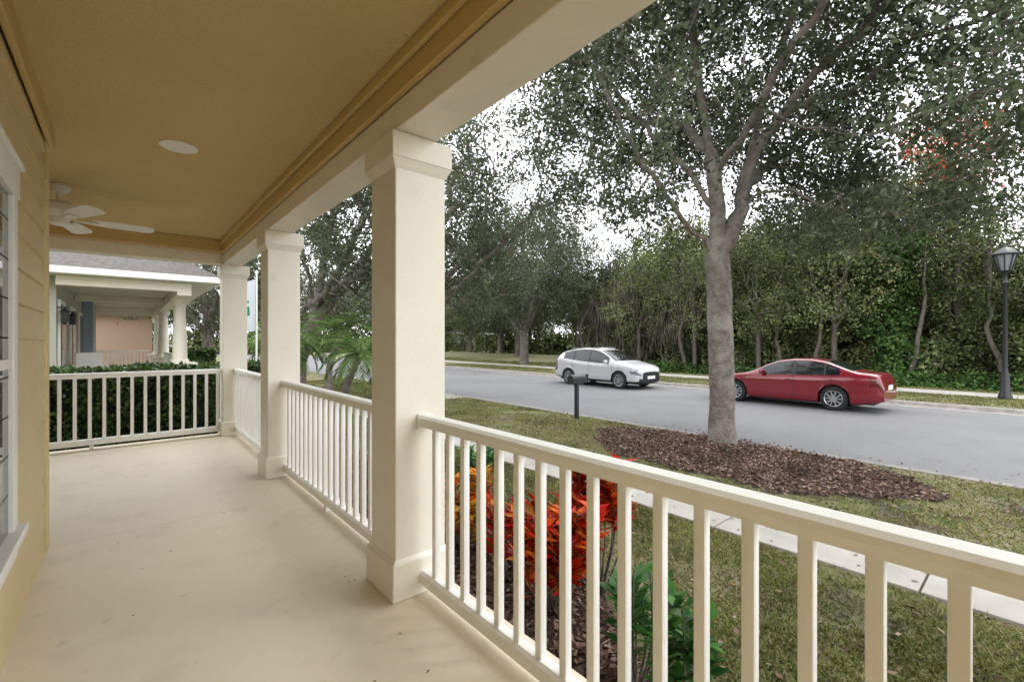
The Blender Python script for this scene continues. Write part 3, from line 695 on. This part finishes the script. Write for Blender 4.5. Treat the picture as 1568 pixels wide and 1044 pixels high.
k.lathe(lx,ly,[(.30,GZ+4.52),(.31,GZ+4.55),(.16,GZ+4.72),(.06,GZ+4.76),(.03,GZ+4.84),(.01,GZ+4.9)],8)
for i in range(8):
    a=2*math.pi*i/8; k.tube([(lx+.14*math.cos(a),ly+.14*math.sin(a),GZ+4.02),(lx+.27*math.cos(a),ly+.27*math.sin(a),GZ+4.53)],.018,5)
k.obj('post',M['black'],LP,auto=40)
k=MB(); k.lathe(lx,ly,[(.12,GZ+4.03),(.24,GZ+4.515)],8); k.obj('glass_panes',mat('lamp_glass',(.22,.23,.24),.15),LP)

# ------------------------------------------------------------ cars
def sm(xs_,ys_,s,sg=.045):
    g=np.arange(-.5,6,.01); f=np.interp(g,xs_,ys_); kx=np.arange(-15,16)*.01; kk=np.exp(-(kx/sg)**2/2); kk/=kk.sum()
    f=np.convolve(np.pad(f,15,mode='edge'),kk,'valid'); return np.interp(s,g,f)
def car(name,L,Wd,roof,belt,bot,wid,wheels,R,side,ws,rs,pillars,seams,paint,place,suv):
    E=empty(name); Ra=R+.055
    st=set(np.round(np.arange(0,L+.001,.04),4)); st.add(L)
    for w_ in wheels:
        for d in np.linspace(-Ra,Ra,25): st.add(round(w_+d,4))
        st.add(round(w_-Ra-.004,4)); st.add(round(w_+Ra+.004,4))
    for a in seams: st|={round(a-.008,4),round(a+.008,4)}
    for a,b in pillars: st|={a,b}
    for a in (*side,*ws,*rs): st.add(a)
    st=sorted(x for x in st if 0<=x<=L); S=np.array(st); n=len(S)
    rf=sm(*roof,S); bl=sm(*belt,S); bt=sm(*bot,S); hw=sm(*wid,S)*Wd/2
    V=[];NP=13
    for i in range(n):
        s=S[i]; zb=bt[i]
        for w_ in wheels:
            d=abs(s-w_)
            if d<=Ra: zb=max(zb,R+math.sqrt(max(0,Ra*Ra-d*d)))
        w_=hw[i]; be=bl[i]; ro=max(rf[i],be+.03); h=be-bt[i]
        z8=be+.02+max(.004,(ro-.075-be)); z8=min(z8,ro-.012); y7=w_*.955; y8=y7-.40*(z8-be)
        pt=[(0,zb),(w_*.80,zb),(w_*.965,max(bt[i]+.05,zb+.0)),(w_*.995,max(bt[i]+.10,zb+.004)),(w_,max(bt[i]+h*.40,zb+.01)),(w_*.985,max(bt[i]+h*.62,zb+.02)),
            (w_*1.008 if .3<s<L-.3 else w_,max(bt[i]+h*.80,zb+.03)),(w_*.985,max(be-.03,zb+.04)),(y7,be+.012),(y8,z8),(y8-.045,ro-.022 if ro-z8>.03 else ro-.006),(y8*.55,ro-.003),(0,ro+.004)]
        V.append(pt)
    verts=[];
    for pt in V:
        for (a,b) in pt: verts.append((a,b))
        for (a,b) in pt[-2:0:-1]: verts.append((-a,b))
    m=2*NP-2
    vv=[place(S[i//m],a,b) for i,(a,b) in enumerate(verts)]
    F=[];fm=[]
    for i in range(n-1):
        sc=(S[i]+S[i+1])/2; dz=S[i+1]-S[i]
        for j in range(m):
            jj=(j+1)%m; F.append((i*m+j,i*m+jj,(i+1)*m+jj,(i+1)*m+j))
            b=j if j<NP-1 else m-1-j
            mi=0
            if b==0: mi=2
            elif b in (1,2): mi=2 if suv else 0
            elif b==8:
                if side[0]<sc<side[1]:
                    mi=1
                    for pa,pb in pillars:
                        if pa<sc<pb: mi=2
            elif b in (10,11):
                if ws[0]<sc<ws[1] or rs[0]<sc<rs[1]: mi=1
            if 2<b<8 and dz<.02:
                for a in seams:
                    if abs(sc-a)<.008: mi=2
            if b in (5,6) and sc<.42 and sc>.03: mi=3
            if b in (4,5,6) and sc>L-.30 and (suv or b>4): mi=4
            if b in (3,) and sc<.10: mi=2
            fm.append(mi)
    F.append(tuple(range(m))[::-1]); fm.append(2); F.append(tuple((n-1)*m+j for j in range(m))); fm.append(0)
    o=mobj('body',vv,F,[paint,M['carglass'],M['darkplastic'],M['headl'],M['taill']],fm,E,True)
    bm=bmesh.new(); bm.from_mesh(o.data); bmesh.ops.recalc_face_normals(bm,faces=bm.faces); bm.to_mesh(o.data); bm.free()
    try: o.data.set_sharp_from_angle(angle=rad(38))
    except Exception: pass
    def fix(o):
        for vtx in o.data.vertices: vtx.co=place(vtx.co.y,vtx.co.x,vtx.co.z)
    k=MB(); k.box(-.58,.58,.2,L-.25,.2,.62); 
    for w_ in wheels: k.box(-Wd*.42,Wd*.42,w_-Ra-.02,w_+Ra+.02,R+.28,R+.36)
    fix(k.obj('underbody',M['darkplastic'],E))
    for w_ in wheels:
        for sd in (-1,1):
            k=MB(); nn=36; xo=Wd/2-.015
            prof=[(R*.62,-.0),(R*.68,.012),(R*.93,.008),(R,-.02),(R,-.19),(R*.93,-.22),(R*.6,-.21)]
            v=[];f=[]
            for r_,d in prof:
                for i in range(nn): a=2*math.pi*i/nn; v.append((sd*(xo+d),w_+r_*math.cos(a),R+r_*math.sin(a)))
            for q in range(len(prof)-1):
                for i in range(nn): jn=(i+1)%nn; f.append((q*nn+i,q*nn+jn,(q+1)*nn+jn,(q+1)*nn+i))
            k.add(v,f,0)
            v=[(sd*(xo-.07),w_+R*.66*math.cos(2*math.pi*i/nn),R+R*.66*math.sin(2*math.pi*i/nn)) for i in range(nn)]; k.add(v,[tuple(range(nn))],2)
            v=[];f=[]
            for r_,d in ((R*.70,.006),(R*.66,.014),(R*.61,.004),(R*.60,-.07)):
                for i in range(nn): a=2*math.pi*i/nn; v.append((sd*(xo+d),w_+r_*math.cos(a),R+r_*math.sin(a)))
            for q in range(3):
                for i in range(nn): jn=(i+1)%nn; f.append((q*nn+i,q*nn+jn,(q+1)*nn+jn,(q+1)*nn+i))
            k.add(v,f,1)
            for i in range(10):
                a=2*math.pi*(i//2)/5+(.17 if i%2 else -.17)+.3; a2=2*math.pi*(i//2)/5+(.30 if i%2 else -.30)+.3
                p0=np.array([w_+R*.12*math.cos(a),R+R*.12*math.sin(a)]); p1=np.array([w_+R*.63*math.cos(a2),R+R*.63*math.sin(a2)])
                t=(p1-p0)/np.linalg.norm(p1-p0); nrm=np.array([-t[1],t[0]])
                v=[]
                for d in (.006,-.03):
                    for p,wv in ((p0,.022),(p1,.016)):
                        for s_ in (-1,1): v.append((sd*(xo+d),*(p+s_*nrm*wv)))
                k.add(v,[(0,1,3,2),(4,6,7,5),(0,4,5,1),(2,3,7,6),(0,2,6,4),(1,5,7,3)],1)
            v=[(sd*(xo+.010),w_+R*.17*math.cos(2*math.pi*i/16),R+R*.17*math.sin(2*math.pi*i/16)) for i in range(16)]; k.add(v,[tuple(range(16))],1)
            fix(k.obj('wheel',[M['rubber'],M['alloy'],M['darkplastic']],E))
    k=MB(); zb_=float(np.interp(ws[0]+.45,belt[0],belt[1])); sy=ws[0]+.42
    for sd in (-1,1):
        xo=Wd/2
        k.box(min(sd*(xo-.06),sd*(xo+.14)),max(sd*(xo-.06),sd*(xo+.14)),sy-.05,sy+.06,zb_+.03,zb_+.16,0,.03)
        for h_ in seams[1:]:
            k.box(min(sd*(xo-.01),sd*(xo+.02)),max(sd*(xo-.01),sd*(xo+.02)),h_-.22,h_-.06,zb_-.11,zb_-.08,3 if suv else 0,.008)
        if suv:
            yr=.56; k.box(sd*yr-.02,sd*yr+.02,2.2,3.7,1.60,1.645,3,.008)
    k.box(-.26,.26,L-.01,L+.006,.62,.74,4); k.box(-.26,.26,-.012,.004,.42,.54,4)
    k.box(-.42,.42,-.010,.012,.58,.68,2); 
    fix(k.obj('mirrors_and_trim',[paint,M['carglass'],M['darkplastic'],M['chrome'],M['trimw']],E,auto=40))
    return E
car('white_suv',4.70,1.87,
 ([0,.04,.12,.4,1.0,1.2,1.7,2.05,2.4,2.9,3.5,4.05,4.35,4.55,4.65,4.70],[.66,.78,.87,.97,1.08,1.15,1.43,1.57,1.635,1.64,1.59,1.48,1.32,1.08,.92,.62]),
 ([0,.04,.12,.5,1.1,2,3,3.8,4.3,4.55,4.65,4.70],[.60,.72,.81,.91,.98,1.0,1.05,1.13,1.17,1.03,.86,.56]),
 ([0,.1,.6,4.1,4.5,4.70],[.30,.23,.22,.24,.30,.42]),
 ([0,.06,.2,.5,1,3.9,4.35,4.62,4.70],[.60,.78,.90,.98,1,1,.94,.84,.74]),
 (.92,3.66),.345,(1.45,4.0),(1.12,2.02),(4.02,4.50),[(2.46,2.55),(3.34,3.42)],(1.25,2.50,3.45),M['whitepaint'],
 lambda s,x,z:(16.22-x,10.35+s,RZ+z),True)
car('red_sedan',4.70,1.80,
 ([0,.04,.12,.5,1.2,1.38,1.85,2.15,2.5,3.0,3.4,3.9,4.15,4.5,4.62,4.67,4.70],[.56,.66,.74,.85,.955,1.01,1.25,1.365,1.42,1.425,1.365,1.17,1.09,1.065,1.03,.88,.62]),
 ([0,.04,.12,.5,1.2,2,3,3.8,4.3,4.6,4.67,4.70],[.50,.61,.70,.81,.89,.915,.95,.985,.99,.97,.83,.57]),
 ([0,.1,.6,4.1,4.55,4.70],[.24,.18,.16,.18,.26,.34]),
 ([0,.06,.2,.5,1,4.0,4.4,4.63,4.70],[.68,.82,.92,.98,1,1,.96,.90,.84]),
 (.90,3.60),.335,(1.62,3.74),(1.32,2.12),(3.36,4.02),[(2.56,2.64),(3.36,3.40)],(1.22,2.60,3.55),M['redpaint'],
 lambda s,x,z:(15.98+x,7.46-s,RZ+z),False)
print('done')
